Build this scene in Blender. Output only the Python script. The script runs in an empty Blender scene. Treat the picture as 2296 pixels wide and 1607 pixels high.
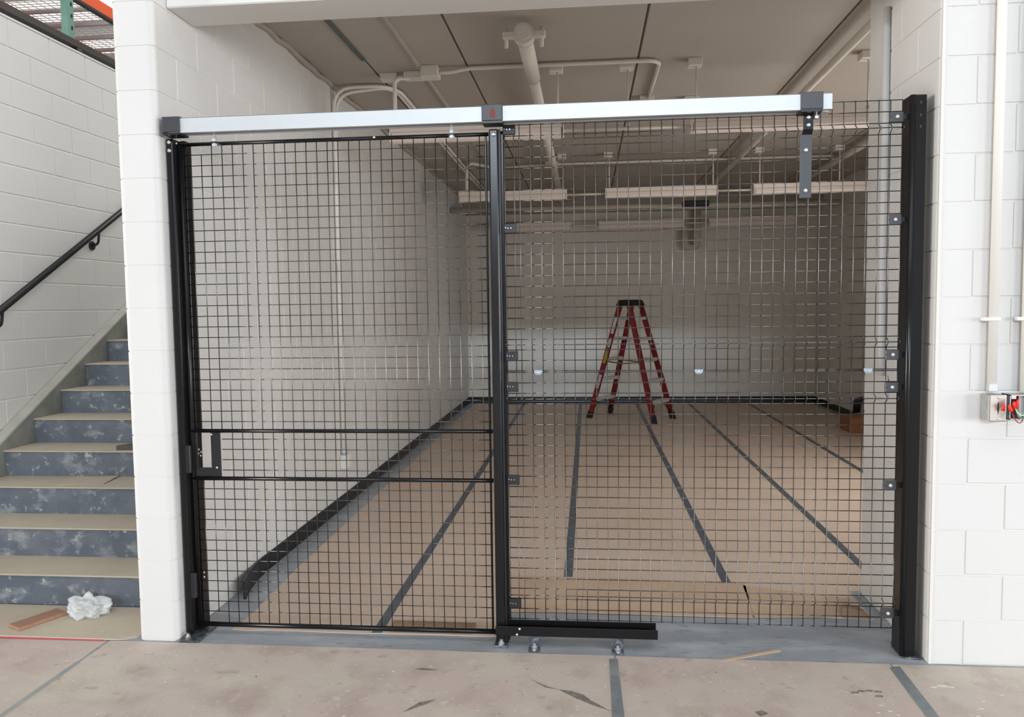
import bpy, bmesh, math, random
from mathutils import Vector, Matrix
random.seed(7)
SC = bpy.context.scene
COL = SC.collection

# ------------------------------------------------------------------ camera
F_PX, YAW, PITCH, ROLL = 1745.14, 0.0973237, 0.0666522, -0.0133283
def camera():
    cy, sy, cp, sp, cr, sr = math.cos(YAW), math.sin(YAW), math.cos(PITCH), math.sin(PITCH), math.cos(ROLL), math.sin(ROLL)
    Fv = Vector((-sy*cp, cy*cp, -sp)); R0 = Vector((cy, sy, 0)); U0 = R0.cross(Fv)
    R = R0*cr + U0*sr; U = -R0*sr + U0*cr
    cd = bpy.data.cameras.new('camera'); cd.sensor_width = 36; cd.lens = F_PX/2296*36
    cd.clip_start = 0.05; cd.clip_end = 200
    co = bpy.data.objects.new('camera', cd); COL.objects.link(co)
    m = Matrix((R, U, -Fv)).transposed().to_4x4(); m.translation = Vector((-1.41271, -3.71130, 1.65020))
    co.matrix_world = m; SC.camera = co
camera()

# ------------------------------------------------------------------ world, daylight through the warehouse doors, added fill lamps
W = bpy.data.worlds.new('world'); SC.world = W; W.use_nodes = True
bg = W.node_tree.nodes['Background']; bg.inputs['Color'].default_value = (1.0, 0.98, 0.955, 1); bg.inputs['Strength'].default_value = 0.39
def area(name, loc, target, w, h, power, color):
    l = bpy.data.lights.new(name, 'AREA'); l.shape = 'RECTANGLE'; l.size = w; l.size_y = h; l.energy = power; l.color = color
    o = bpy.data.objects.new(name, l); COL.objects.link(o); o.location = loc
    d = Vector(target) - Vector(loc); o.rotation_euler = d.to_track_quat('-Z', 'Y').to_euler()
    return o
area('daylight_side_doors', (14.3, -17.0, 2.45), (-3.4, 3.6, 1.6), 6.0, 4.5, 1550, (0.98, 0.99, 1.0))
area('added_east_fill', (18.2, -8.5, 2.0), (-3.4, 0.8, 1.6), 7.0, 4.0, 1400, (0.98, 0.99, 1.0))  # added lamp that lifts the near part of the left wall
area('daylight_strip_windows', (-1.0, -60.0, 15.35), (-1.0, 9, 1.0), 24.0, 2.0, 14500, (0.78, 0.89, 1.0))
area('daylight_west_doors', (-22.4, -6.3, 2.2), (0.1, 0.3, 1.6), 8.0, 4.2, 3200, (1.0, 0.945, 0.885))
area('daylight_skylights', (-0.4, -5.5, 9.5), (-0.4, -5.0, 0), 16.0, 6.0, 460, (0.97, 0.985, 1.0))
area('added_stair_fill', (1.5, 6.0, 9.5), (-1.0, 5.0, 0), 9.0, 6.0, 900, (1.0, 0.98, 0.94))  # added lamp above the bay roof to brighten the stair wall
area('added_bay_fill', (2.50, 2.9, 1.75), (0.0, 3.4, 1.75), 2.6, 1.7, 106, (1.0, 0.96, 0.915))  # added fill lamp at the invented window, brightens the bay interior
vs = SC.view_settings; vs.view_transform = 'Standard'; vs.look = 'None'; vs.exposure = -0.1; vs.gamma = 1.0; vs.use_curve_mapping = False

# ------------------------------------------------------------------ materials
MATS = {}
def mat(name, color, rough=0.6, metal=0.0, spec=0.5, noise=None, bump=None, alpha=1.0, trans=0.0, coat=0.0, obj_coords=True):
    """noise: list of (scale, low, high, color) layers mixed over the base; bump: (scale, strength, distance)"""
    if name in MATS: return MATS[name]
    m = bpy.data.materials.new(name); m.use_nodes = True; nt = m.node_tree; b = nt.nodes['Principled BSDF']
    b.inputs['Base Color'].default_value = (*color, 1); b.inputs['Roughness'].default_value = rough
    b.inputs['Metallic'].default_value = metal; b.inputs['Specular IOR Level'].default_value = spec
    b.inputs['Transmission Weight'].default_value = trans; b.inputs['Coat Weight'].default_value = coat
    b.inputs['Alpha'].default_value = alpha
    if noise or bump:
        geo = nt.nodes.new('ShaderNodeNewGeometry')
    last = None
    for i, ly in enumerate(noise or []):
        sc, lo, hi, c = ly[:4]
        vec = geo.outputs['Position']
        if len(ly) > 4:
            mp = nt.nodes.new('ShaderNodeMapping'); mp.inputs['Scale'].default_value = ly[4]; nt.links.new(vec, mp.inputs['Vector']); vec = mp.outputs['Vector']
        n = nt.nodes.new('ShaderNodeTexNoise'); n.inputs['Scale'].default_value = sc; n.inputs['Detail'].default_value = 6; n.inputs['Roughness'].default_value = 0.6
        nt.links.new(vec, n.inputs['Vector'])
        r = nt.nodes.new('ShaderNodeMapRange'); r.inputs['From Min'].default_value = lo; r.inputs['From Max'].default_value = hi
        nt.links.new(n.outputs['Fac'], r.inputs['Value'])
        mx = nt.nodes.new('ShaderNodeMix'); mx.data_type = 'RGBA'
        nt.links.new(r.outputs['Result'], mx.inputs['Factor'])
        if last: nt.links.new(last, mx.inputs['A'])
        else: mx.inputs['A'].default_value = (*color, 1)
        mx.inputs['B'].default_value = (*c, 1)
        last = mx.outputs['Result']
    if last: nt.links.new(last, b.inputs['Base Color'])
    if bump:
        n = nt.nodes.new('ShaderNodeTexNoise'); n.inputs['Scale'].default_value = bump[0]; n.inputs['Detail'].default_value = 5
        nt.links.new(geo.outputs['Position'], n.inputs['Vector'])
        bp = nt.nodes.new('ShaderNodeBump'); bp.inputs['Strength'].default_value = bump[1]; bp.inputs['Distance'].default_value = bump[2]
        nt.links.new(n.outputs['Fac'], bp.inputs['Height']); nt.links.new(bp.outputs['Normal'], b.inputs['Normal'])
    MATS[name] = m; return m
BLOCK = mat('painted_block', (0.67, 0.668, 0.658), 0.55, noise=[(1.3, .35, .75, (0.64, 0.637, 0.626))], bump=(140, .35, .004))
MORTAR = mat('painted_mortar', (0.70, 0.69, 0.66), 0.6, bump=(90, .4, .004))
BACKPAINT = mat('painted_back_wall', (0.76, 0.73, 0.68), 0.6, noise=[(.8, .3, .8, (0.73, 0.70, 0.65))], bump=(60, .2, .004))
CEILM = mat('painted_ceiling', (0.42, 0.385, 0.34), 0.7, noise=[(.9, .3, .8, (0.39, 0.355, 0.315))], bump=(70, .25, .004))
SEAM = mat('ceiling_joint', (0.16, 0.14, 0.12), 0.9)
HEADM = mat('painted_header', (0.72, 0.71, 0.685), 0.5, bump=(40, .15, .003))
CONC = mat('grey_painted_concrete', (0.305, 0.335, 0.37), 0.40, noise=[(2.6, .46, .66, (0.42, 0.455, 0.49), (1, 3, 1)), (9, .57, .70, (0.225, 0.245, 0.27), (1, 2.5, 1)), (45, .66, .70, (0.55, 0.55, 0.52))], bump=(30, .2, .003))
PAPER_IN = mat('brown_floor_paper', (0.64, 0.515, 0.42), 0.62, noise=[(1.6, .40, .75, (0.58, 0.45, 0.355)), (9, .55, .8, (0.69, 0.565, 0.47)), (70, .70, .73, (0.68, 0.60, 0.50))], bump=(4, .25, .01))
PAPER_OUT = mat('dusty_floor_paper', (0.56, 0.47, 0.425), 0.62, noise=[(1.3, .44, .60, (0.59, 0.53, 0.45), (1, 1.8, 1)), (4, .50, .68, (0.46, 0.37, 0.325)), (16, .56, .70, (0.62, 0.55, 0.49)), (9, .60, .70, (0.44, 0.36, 0.30)), (48, .665, .69, (0.80, 0.76, 0.68)), (38, .67, .70, (0.27, 0.235, 0.205))], bump=(5, .25, .008))
PAPER_LAND = mat('tan_floor_paper', (0.55, 0.48, 0.37), 0.65, noise=[(3, .4, .75, (0.48, 0.41, 0.32)), (30, .6, .8, (0.60, 0.54, 0.44))], bump=(5, .25, .008))
PAPER_EDGE = mat('fresh_brown_paper', (0.58, 0.43, 0.31), 0.6, noise=[(5, .4, .8, (0.50, 0.36, 0.25))], bump=(5, .2, .006))
TAPE = mat('grey_tape', (0.085, 0.10, 0.125), 0.45, noise=[(14, .4, .8, (0.14, 0.155, 0.18))], bump=(40, .4, .003))
TAPE_OUT = mat('worn_grey_tape', (0.19, 0.215, 0.23), 0.5, noise=[(9, .4, .7, (0.28, 0.30, 0.305)), (40, .62, .7, (0.11, 0.12, 0.13))], bump=(40, .4, .003))
TAPE_PALE = mat('faded_grey_tape', (0.30, 0.32, 0.31), 0.6, noise=[(6, .4, .7, (0.42, 0.41, 0.38))])
RUBBER = mat('black_vinyl_base', (0.008, 0.008, 0.010), 0.32)
BLACK = mat('black_powder_coat', (0.008, 0.008, 0.009), 0.22, spec=.3)
BLACKM = mat('satin_black_steel', (0.014, 0.014, 0.017), 0.34)
WIRE = mat('black_wire_coat', (0.010, 0.010, 0.011), 0.2); WIRE.node_tree.nodes['Principled BSDF'].inputs['IOR'].default_value = 2.05
GRAPH = mat('graphite_plate', (0.055, 0.058, 0.065), 0.38, metal=.25)
GALV = mat('galvanized_track', (0.58, 0.61, 0.63), 0.45, metal=.3, noise=[(3, .4, .8, (0.54, 0.575, 0.60)), (26, .68, .75, (0.60, 0.62, 0.64))])
ZINC = mat('zinc_bolt', (0.80, 0.82, 0.84), 0.22, metal=.9)
FOOTM = mat('galvanized_foot', (0.10, 0.115, 0.13), 0.36, metal=.6, noise=[(40, .48, .7, (0.34, 0.37, 0.40))])
REDMARK = mat('dark_red_mark', (0.16, 0.018, 0.016), 0.5)
LIGHTB = mat('fixture_housing', (0.88, 0.78, 0.71), 0.5)
LENS = mat('fixture_lens', (0.90, 0.80, 0.75), 0.38)
PIPEW = mat('painted_conduit', (0.80, 0.78, 0.735), 0.42)
PIPEC = mat('painted_ceiling_conduit', (0.72, 0.67, 0.60), 0.5)
PIPEB = mat('painted_back_pipe', (0.58, 0.53, 0.46), 0.5)
RED = mat('red_fiberglass', (0.17, 0.008, 0.010), 0.42)
ALU = mat('ladder_aluminium', (0.55, 0.53, 0.49), 0.45, metal=.25)
PLASTB = mat('black_plastic', (0.012, 0.012, 0.013), 0.45)
LABELW = mat('white_sticker', (0.72, 0.70, 0.70), 0.5)
LABELY = mat('yellow_sticker', (0.75, 0.55, 0.02), 0.5)
STEPC = mat('scuffed_riser_concrete', (0.115, 0.135, 0.165), 0.55, noise=[(5, .42, .68, (0.17, 0.19, 0.22)), (6, .55, .72, (0.33, 0.35, 0.36), (1, 1, 1.4)), (20, .60, .70, (0.46, 0.46, 0.43))], bump=(20, .3, .004))
STRING = mat('grey_stringer_concrete', (0.27, 0.28, 0.255), 0.65, noise=[(6, .4, .7, (0.20, 0.21, 0.195))], bump=(20, .3, .004))
STRTOP = mat('bare_stringer_top', (0.50, 0.49, 0.44), 0.7, noise=[(7, .4, .75, (0.42, 0.41, 0.37))], bump=(20, .3, .004))
TEAL = mat('teal_rack_steel', (0.13, 0.27, 0.22), 0.5, noise=[(8, .45, .75, (0.19, 0.33, 0.27))])
ORANGE = mat('orange_rack_steel', (0.72, 0.10, 0.02), 0.45)
DARKST = mat('dark_brown_steel', (0.030, 0.024, 0.020), 0.5)
DECKM = mat('galvanized_deck', (0.50, 0.42, 0.40), 0.5, metal=.2)
ROOFM = mat('white_roof_insulation', (0.86, 0.84, 0.79), 0.8)
WOOD = mat('reddish_wood', (0.36, 0.20, 0.125), 0.6, noise=[(8, .4, .7, (0.30, 0.16, 0.10), (1, 6, 1))])
PLASTIC = mat('clear_plastic_film', (0.85, 0.87, 0.88), 0.22, alpha=.55)
REDTAPE = mat('red_barrier_tape', (0.80, 0.10, 0.10), 0.4)
WHTAPE = mat('white_barrier_tape', (0.80, 0.76, 0.70), 0.4)
STAIN = mat('stainless_plate', (0.50, 0.46, 0.42), 0.34, metal=.85)
GALVBOX = mat('galvanized_box', (0.50, 0.51, 0.50), 0.42, metal=.6, noise=[(30, .4, .7, (0.38, 0.39, 0.39))])
NUT = mat('red_wire_nut', (0.80, 0.035, 0.02), 0.4)
WGREEN = mat('green_wire', (0.10, 0.38, 0.20), 0.4)
WBLACK = mat('black_wire', (0.012, 0.012, 0.012), 0.4)
WWHITE = mat('white_wire', (0.82, 0.80, 0.74), 0.4)
WRED = mat('dark_red_wire', (0.35, 0.03, 0.03), 0.4)
CARD = mat('cardboard', (0.33, 0.135, 0.055), 0.7)
SCUFF = mat('dark_scuff', (0.16, 0.145, 0.13), 0.7, noise=[(40, .4, .7, (0.30, 0.27, 0.24))])
SPLAT = mat('cream_paint_splat', (0.78, 0.72, 0.60), 0.5)

# ------------------------------------------------------------------ mesh helpers
def fin(bm, name, smooth=False):
    bmesh.ops.recalc_face_normals(bm, faces=bm.faces)
    me = bpy.data.meshes.new(name); bm.to_mesh(me); bm.free()
    if smooth:
        for p in me.polygons: p.use_smooth = True
    return me
def ob(name, me, m, parent=None, loc=(0, 0, 0), rot=None):
    if isinstance(me, bmesh.types.BMesh): me = fin(me, name)
    if not me.materials: me.materials.append(m)
    o = bpy.data.objects.new(name, me); COL.objects.link(o); o.location = loc
    if rot: o.rotation_euler = rot
    if parent: o.parent = parent
    return o
def tag(o, label=None, cat=None, group=None, kind=None):
    if label: o['label'] = label
    if cat: o['category'] = cat
    if group: o['group'] = group
    if kind: o['kind'] = kind
    return o
def thing(name, label, cat, loc=(0, 0, 0), group=None, rz=0):
    o = bpy.data.objects.new(name, None); COL.objects.link(o); o.location = loc; o.rotation_euler = (0, 0, rz); o.empty_display_size = .1
    return tag(o, label, cat, group)
def box(bm, x0, x1, y0, y1, z0, z1, c=0, seg=1):
    vs = [bm.verts.new(p) for p in ((x0, y0, z0), (x1, y0, z0), (x1, y1, z0), (x0, y1, z0), (x0, y0, z1), (x1, y0, z1), (x1, y1, z1), (x0, y1, z1))]
    fs = [bm.faces.new([vs[i] for i in f]) for f in ((3, 2, 1, 0), (4, 5, 6, 7), (0, 1, 5, 4), (1, 2, 6, 5), (2, 3, 7, 6), (3, 0, 4, 7))]
    if c:
        es = list({e for f in fs for e in f.edges})
        bmesh.ops.bevel(bm, geom=es, offset=c, segments=seg, affect='EDGES', profile=.5)
    return bm
def boxm(x0, x1, y0, y1, z0, z1, c=0, seg=1):
    return box(bmesh.new(), x0, x1, y0, y1, z0, z1, c, seg)
def prism(pts, z0, z1, bm=None, axis='z'):
    """pts: polygon in the plane across axis; z: (x,y) x: (y,z) y: (x,z)"""
    bm = bm or bmesh.new()
    def P(a, b, t): return (a, b, t) if axis == 'z' else ((t, a, b) if axis == 'x' else (a, t, b))
    lo = [bm.verts.new(P(a, b, z0)) for a, b in pts]; hi = [bm.verts.new(P(a, b, z1)) for a, b in pts]
    bm.faces.new(lo); bm.faces.new(hi); n = len(pts)
    for i in range(n): bm.faces.new((lo[i], lo[(i+1) % n], hi[(i+1) % n], hi[i]))
    return bm
def tube(bm, pts, r, n=8, caps=True):
    pts = [Vector(p) for p in pts]; rs = r if isinstance(r, (list, tuple)) else [r]*len(pts)
    t0 = (pts[1]-pts[0]).normalized(); up = Vector((0, 0, 1)) if abs(t0.z) < .9 else Vector((1, 0, 0))
    nrm = t0.cross(up).normalized(); rings = []
    for i, p in enumerate(pts):
        if i == 0: t = t0
        elif i == len(pts)-1: t = (pts[i]-pts[i-1]).normalized()
        else: t = ((pts[i]-pts[i-1]).normalized()+(pts[i+1]-pts[i]).normalized()).normalized()
        nrm = (nrm-t*nrm.dot(t)).normalized(); bn = t.cross(nrm)
        rings.append([bm.verts.new(p+(nrm*math.cos(a)+bn*math.sin(a))*rs[i]) for a in (2*math.pi*k/n for k in range(n))])
    for a, b in zip(rings, rings[1:]):
        for k in range(n):
            f = bm.faces.new((a[k], a[(k+1) % n], b[(k+1) % n], b[k])); f.smooth = True
    if caps: bm.faces.new(rings[0]); bm.faces.new(rings[-1])
    return bm
def tubem(pts, r, n=8): return tube(bmesh.new(), pts, r, n)
def bend(pts, rad, seg=6):
    """round the corners of a polyline"""
    pts = [Vector(p) for p in pts]; out = [pts[0]]
    for a, b, c in zip(pts, pts[1:], pts[2:]):
        u = (a-b).normalized(); v = (c-b).normalized(); rr = min(rad, (a-b).length*.49, (c-b).length*.49)
        p, q = b+u*rr, b+v*rr
        for k in range(seg+1):
            t = k/seg; out.append(p*(1-t)**2+b*2*t*(1-t)+q*t*t)
    out.append(pts[-1]); return out
def dome(r, h, n=10):
    """bolt head pointing to -Y, base at y=0"""
    bm = bmesh.new(); prev = None
    for i, (rr, y) in enumerate(((r, 0), (r, -h*.35), (r*.8, -h*.75), (r*.4, -h))):
        ring = [bm.verts.new((rr*math.cos(2*math.pi*k/n), y, rr*math.sin(2*math.pi*k/n))) for k in range(n)]
        if prev:
            for k in range(n): bm.faces.new((prev[k], prev[(k+1) % n], ring[(k+1) % n], ring[k])).smooth = True
        else: bm.faces.new(ring)
        prev = ring
    bm.faces.new(prev); return fin(bm, 'bolt')
BOLT = dome(.010, .008); BOLT.materials.append(ZINC)
BOLTS = dome(.0065, .006); BOLTS.materials.append(ZINC)
def hexnut(r=.014, h=.014):
    bm = bmesh.new(); prism([(r*math.cos(k*math.pi/3), r*math.sin(k*math.pi/3)) for k in range(6)], 0, h, bm)
    prism([(r*.5*math.cos(k*math.pi/4), r*.5*math.sin(k*math.pi/4)) for k in range(8)], h, h+.012, bm); return fin(bm, 'anchor')
NUTM = hexnut(); NUTM.materials.append(ZINC)
def bolt(parent, x, y, z, me=None, rot=None, name='bolt'):
    return ob(name, me or BOLT, ZINC, parent, (x, y, z), rot)

# ------------------------------------------------------------------ setting: floor
H = 0.208                                   # course height
tag(ob('floor', boxm(-18, 9, -24, 30, -.25, 0), CONC), kind='structure')

# left wall: hollow block wall with a rounded end facing the hall
XL0, XL1, YF = -3.668, -3.46, -.10
def rounded_end(x0, x1, y0, y1, r, n=5):
    p = [(x1, y1), (x0, y1)]
    for k in range(n+1): a = math.pi+k/n*math.pi/2; p.append((x0+r+r*math.cos(a), y0+r+r*math.sin(a)))
    for k in range(n+1): a = 1.5*math.pi+k/n*math.pi/2; p.append((x1-r+r*math.cos(a), y0+r+r*math.sin(a)))
    return p
WL = tag(ob('wall_left', prism(rounded_end(XL0+.003, XL1-.003, YF+.003, 9.75, .03), 0, 3.74), MORTAR), kind='structure')
G = .0035                                   # half joint
def cbox(dx, dy, dz, c): return fin(boxm(-dx/2, dx/2, -dy/2, dy/2, -dz/2, dz/2, c), 'block')
def endblock(y1, h):
    bm = prism(rounded_end(XL0, XL1, YF, y1-G, .03), G, h-G)
    return fin(bm, 'end_block')
E_ODD, E_EVEN = endblock(.108, H), endblock(.325, H)
BL = .43
LB = cbox(XL1-XL0, BL-2*G, H-2*G, .003)
far = bmesh.new()
for c in range(18):
    z = c*H; odd = c % 2
    ob('end_block', E_ODD if odd else E_EVEN, BLOCK, WL, (0, 0, z))
    y = .108 if odd else .325
    while y < 9.5:
        if y < 6.9: ob('block', LB, BLOCK, WL, ((XL0+XL1)/2, y+BL/2, z+H/2))
        else: box(far, XL0, XL1, y+G, min(y+BL-G, 9.74), z+G, z+H-G, .003)
        y += BL
tag(ob('far_blocks', far, BLOCK, WL), kind='stuff')

# pier at the right of the opening
XP, YJ = .12, .78
WR = tag(ob('wall_front', boxm(XP+.004, 7.0, YF+.004, YJ-.004, 0, 4.4), MORTAR), kind='structure')
def corner_block(x1, y1, r=.032, n=6):
    p = [(x1-G, YF), (x1-G, y1-G), (XP, y1-G)]
    for k in range(n+1): a = math.pi+k/n*math.pi/2; p.append((XP+r+r*math.cos(a), YF+r+r*math.sin(a)))
    return fin(prism(p, G, H-G), 'corner_block')
C_E, C_O = corner_block(.268, .343), corner_block(.43, .143)
FB = cbox(.416-2*G, .10, H-2*G, .003)
JB = {}
def jb(dy):
    if dy not in JB: JB[dy] = cbox(.10, dy-2*G, H-2*G, .003)
    return JB[dy]
for c in range(18):
    z = c*H; odd = c % 2
    ob('corner_block', C_O if odd else C_E, BLOCK, WR, (0, 0, z))
    x = .43 if odd else .268
    for k in range(3): ob('block', FB, BLOCK, WR, (x+.416*k+.208, YF+.05, z+H/2))
    ys = [.143, .56, YJ] if odd else [.343, YJ]
    for a, b in zip(ys, ys[1:]): ob('block', jb(round(b-a, 3)), BLOCK, WR, (XP+.05, (a+b)/2, z+H/2))

# back and right walls of the storage bay
YB, XR = 9.55, 2.33
tag(ob('wall_back', boxm(XL0, 3.0, YB, YB+.2, 0, 4.4), BACKPAINT), kind='structure')
wr = bmesh.new()                            # right wall with an added window opening, unseen behind the pier
for a in ((YJ, 1.6, 0, 4.4), (4.2, YB, 0, 4.4), (1.6, 4.2, 0, .9), (1.6, 4.2, 2.6, 4.4)): box(wr, XR, XR+.2, *a)
tag(ob('wall_right', wr, BACKPAINT), kind='structure')
W1 = tag(ob('added_window', boxm(XR+.08, XR+.088, 1.6, 4.2, .9, 2.6), mat('added_window_glass', (1, 1, 1), .0, alpha=.12)), kind='structure')  # invented window, hidden by the pier, put in to admit fill light
for a in ((1.6, 1.66, .9, 2.6), (4.14, 4.2, .9, 2.6), (1.6, 4.2, .9, .96), (1.6, 4.2, 2.54, 2.6), (2.88, 2.92, .9, 2.6)): ob('added_window_frame', boxm(XR+.06, XR+.11, *a, .004), HEADM, W1)  # frame of the invented window
tag(ob('trim_1', boxm(XL1, .14, .03, .29, 3.132, 4.4, .006), HEADM), kind='structure')      # header over the opening
ZC = 3.455
CE = tag(ob('ceiling', boxm(XL1, 3.0, .10, YB, ZC+.012, ZC+.2), SEAM), kind='structure')
edges = [XL1+.012, -3.02, -2.30, -1.03, .24, 1.51, XR]
for i, (a, b) in enumerate(zip(edges, edges[1:])):
    g = .008
    ob('ceiling_plank', boxm(a+g, b-g, .29, YB-.01, ZC, ZC+.1, .004), CEILM, CE)
bm = bmesh.new(); tube(bm, [(-2.66, .3, ZC), (-2.655, 3, ZC-.002), (-2.65, 9.5, ZC)], .018, 6); ob('caulk_ridge', bm, CEILM, CE)
ob('joint_filler', boxm(-3.036, -3.004, .29, 1.95, ZC-.012, ZC+.05), mat('dark_joint_filler', (0.11, 0.125, 0.12), .8), CE)
pts = [(XL1+.012+random.uniform(-.006, .008), .3+k*.16, ZC-.01+random.uniform(-.012, .012)) for k in range(57)]
ob('caulk_bead', tubem(pts, .022, 6), CEILM, CE)

# dark vinyl baseboards
def baseboard(name, bm): return tag(ob(name, bm, RUBBER), kind='structure')
def prof(h=.1): return [(0, 0), (.016, 0), (.010, .012), (.006, .03), (.006, h), (0, h)]
bm = prism([(XL1+a, z) for a, z in prof()], .95, YB, axis='y')
tube_pts = None
b2 = bmesh.new()
rows = [(.95, 0.0), (.80, .010), (.66, .030), (.52, .062), (.47, .078)]
prev = None
for y, dx in rows:                                              # near end peels off the wall
    ring = [b2.verts.new((XL1+dx+a, y, z)) for a, z in prof(.102)]
    if prev:
        for k in range(len(ring)): b2.faces.new((prev[k], prev[(k+1) % len(ring)], ring[(k+1) % len(ring)], ring[k]))
    else: b2.faces.new(ring)
    prev = ring
b2.faces.new(prev)
me2 = fin(b2, 'tmp'); bm.from_mesh(me2); bpy.data.meshes.remove(me2)
baseboard('baseboard_left', bm)
baseboard('baseboard_back', prism([(YB-a, z) for a, z in prof()], XL1, XR, axis='x'))
baseboard('baseboard_right', prism([(XR-a, z) for a, z in prof()], YJ+.02, YB, axis='y'))

# stair wall, beyond the left wall
XS = -5.50
WS = tag(ob('wall_stair', boxm(XS-.2, XS-.004, -.30, 12, 0, 18*H-.002), MORTAR), kind='structure')
SB = cbox(.05, BL-2*G, H-2*G, .004)
for c in range(18):
    for k in range(-1, 11):
        ob('block', SB, BLOCK, WS, (XS-.025, .30+k*BL+(BL/2 if c % 2 else 0), c*H+H/2))
ob('wall_cap', boxm(XS-.21, XS+.004, -.31, 12, 18*H-.004, 18*H+.012), BLOCK, WS)
tag(ob('wall_rack', boxm(-17.5, -17.3, 1.5, 29, 0, 8.2), BLOCK), kind='structure')
RF = tag(ob('ceiling_warehouse', boxm(-18, XL0-.05, 8.5, 29, 8.2, 8.4), ROOFM), kind='structure')
ROOFGLOW = mat('added_roof_glow', (.9, .9, .88), .5); ROOFGLOW.node_tree.nodes['Principled BSDF'].inputs['Emission Color'].default_value = (1, .97, .92, 1); ROOFGLOW.node_tree.nodes['Principled BSDF'].inputs['Emission Strength'].default_value = .95  # emission added so the unlit roof shows white through the rack decks
for k in range(8): ob('added_glow_panel', boxm(-17, XL0-1, 9.75+k*2.2, 11.0+k*2.2, 8.17, 8.2), ROOFGLOW, RF)
for k in range(9): ob('roof_rib', boxm(-18, XL0-.06, 9.4+k*2.2, 9.55+k*2.2, 8.06, 8.2), ROOFM, RF)

# ------------------------------------------------------------------ floor coverings
def sheet(name, poly, m, label, group=None, z0=.0, t=.003, cat='floor paper'):
    return tag(ob(name, prism(poly, z0, z0+t), m), label, cat, group)
def jag(x0, x1, y, amp, n):
    return [(x0+(x1-x0)*k/n, y+random.uniform(-amp, amp)) for k in range(n+1)]
tx = [-2.492, -1.54, -.605, .30, 1.26]
ylo = [.055, .065, .40, .40, .43, .9]
ed = [-3.24]+tx+[2.22]
names = ['against the left wall', 'behind the gate leaf', 'behind the black floor guide', 'under the stepladder legs', 'ending beside the right pier', 'along the right wall']
for i in range(6):
    a, b = ed[i], ed[i+1]
    if i == 1:
        poly = [(b, 9.38), (a, 9.38)] + jag(a, -1.88, .065, .006, 8) + [(-1.86, .40), (b, .40)]
    elif i == 0:
        poly = [(b, 9.38), (-3.34, 9.38), (-3.30, 5), (-3.27, 1.0), (-3.24, .3)] + jag(-3.255, b, .056, .007, 9)
    elif i == 4: poly = [(b, 9.38), (a, 9.38), (a, .86), (b, .86)]
    elif i == 3: poly = [(b, 9.38), (a, 9.38), (a, .43), (.06, .40), (.06, .80), (b, .82)]
    else: poly = [(b, 9.38), (a, 9.38)] + jag(a, b, max(ylo[i], .40 if i < 4 else .9), .006, 8)
    sheet('floor_paper', poly, PAPER_IN, 'brown protective floor paper strip ' + names[i], 'paper strips inside the bay')
seams = [('between the left wall strip and the next', -2.492, .06, 9.36), ('running up to the left stepladder foot', -1.54, .94, 9.36), ('ending before the black floor guide', -.605, .87, 9.36), ('running past the right pier corner', .285, .95, 9.36), ('nearest the right wall', 1.255, 1.2, 9.36)]
for nm, x, y0, y1 in seams:
    sheet('seam_tape', [(x-.026, y0), (x+.026, y0+.004), (x+.028+(.0 if x < 0 else -.03), y1), (x-.028+(.0 if x < 0 else -.03), y1)], TAPE, 'dark grey tape on brown floor paper ' + nm, 'seam tapes inside the bay', .0032, .0012, 'tape')
# loose cardboard strips along the front edge of the paper
def cardstrip(poly, label): return sheet('cardboard_strip', poly, PAPER_EDGE, label, 'cardboard strips on the threshold', .0034, .003, 'cardboard')
cardstrip([(-1.86, .375), (-1.46, .385), (-1.45, .93), (-1.88, .93)], 'tan cardboard strip lying by the middle post')
cardstrip([(-1.455, .382), (-.56, .372), (-.50, .88), (-1.44, .935)], 'long tan cardboard strip between the taped seams on the threshold')
cardstrip([(-.55, .378), (-.03, .415), (.02, .68), (-.52, .85)], 'tan cardboard strip with upturned corner beside the right pier')
# curled corner by the pier and loose curled flap under the gate
def curl(x0, x1, y, d, lift, n=8, skew=0):
    bm = bmesh.new(); rows = []
    for k in range(n+1):
        t = k/n
        rows.append([bm.verts.new((x0+skew*t, y+d*t, .007+lift*math.sin(t*math.pi*.9))), bm.verts.new((x1-skew*t, y+d*t, .007+lift*.6*math.sin(t*math.pi*.9)))])
    for a, b in zip(rows, rows[1:]): bm.faces.new((a[0], a[1], b[1], b[0]))
    bmesh.ops.solidify(bm, geom=bm.faces[:], thickness=.0015); return bm
tag(ob('paper_flap', curl(-2.43, -2.00, .075, .13, .018), PAPER_EDGE), 'torn flap of brown paper curling under the gate leaf', 'paper scrap')
tag(ob('paper_flap', curl(-.10, .05, .40, .15, .035, skew=.05), PAPER_EDGE), 'curled corner of brown paper at the right pier foot', 'paper scrap')
# the hall side
outs = [(-8.0, -5.4, 'left of the stairs'), (-5.38, -3.83, 'before the stairs'), (-3.81, -1.30, 'before the gate leaf'), (-1.29, -.055, 'between the two taped seams'), (-.045, 2.6, 'before the right pier')]
for a, b, nm in outs:
    sheet('floor_paper', [(b, -9), (a, -9)][::-1] + [(b, -.118)] + [(a, -.112)] if False else [(a, -9), (b, -9)] + jag(b, a, -.118, .003, 7), PAPER_OUT, 'dusty pinkish floor paper sheet in the hall ' + nm, 'paper sheets in the hall')
sheet('seam_tape', [(-1.326, -9), (-1.274, -9), (-1.276, -.7), (-1.284, -.15), (-1.323, -.155), (-1.326, -.66)], TAPE_OUT, 'worn grey tape in the hall leading to the black floor guide', 'seam tapes in the hall', .0032, .0012, 'tape')
sheet('seam_tape', [(-.086, -9), (-.034, -9), (-.034, -.57), (-.018, -.14), (-.068, -.155), (-.084, -.57)], TAPE_OUT, 'worn grey tape in the hall leading to the right post', 'seam tapes in the hall', .0032, .0012, 'tape')
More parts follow.
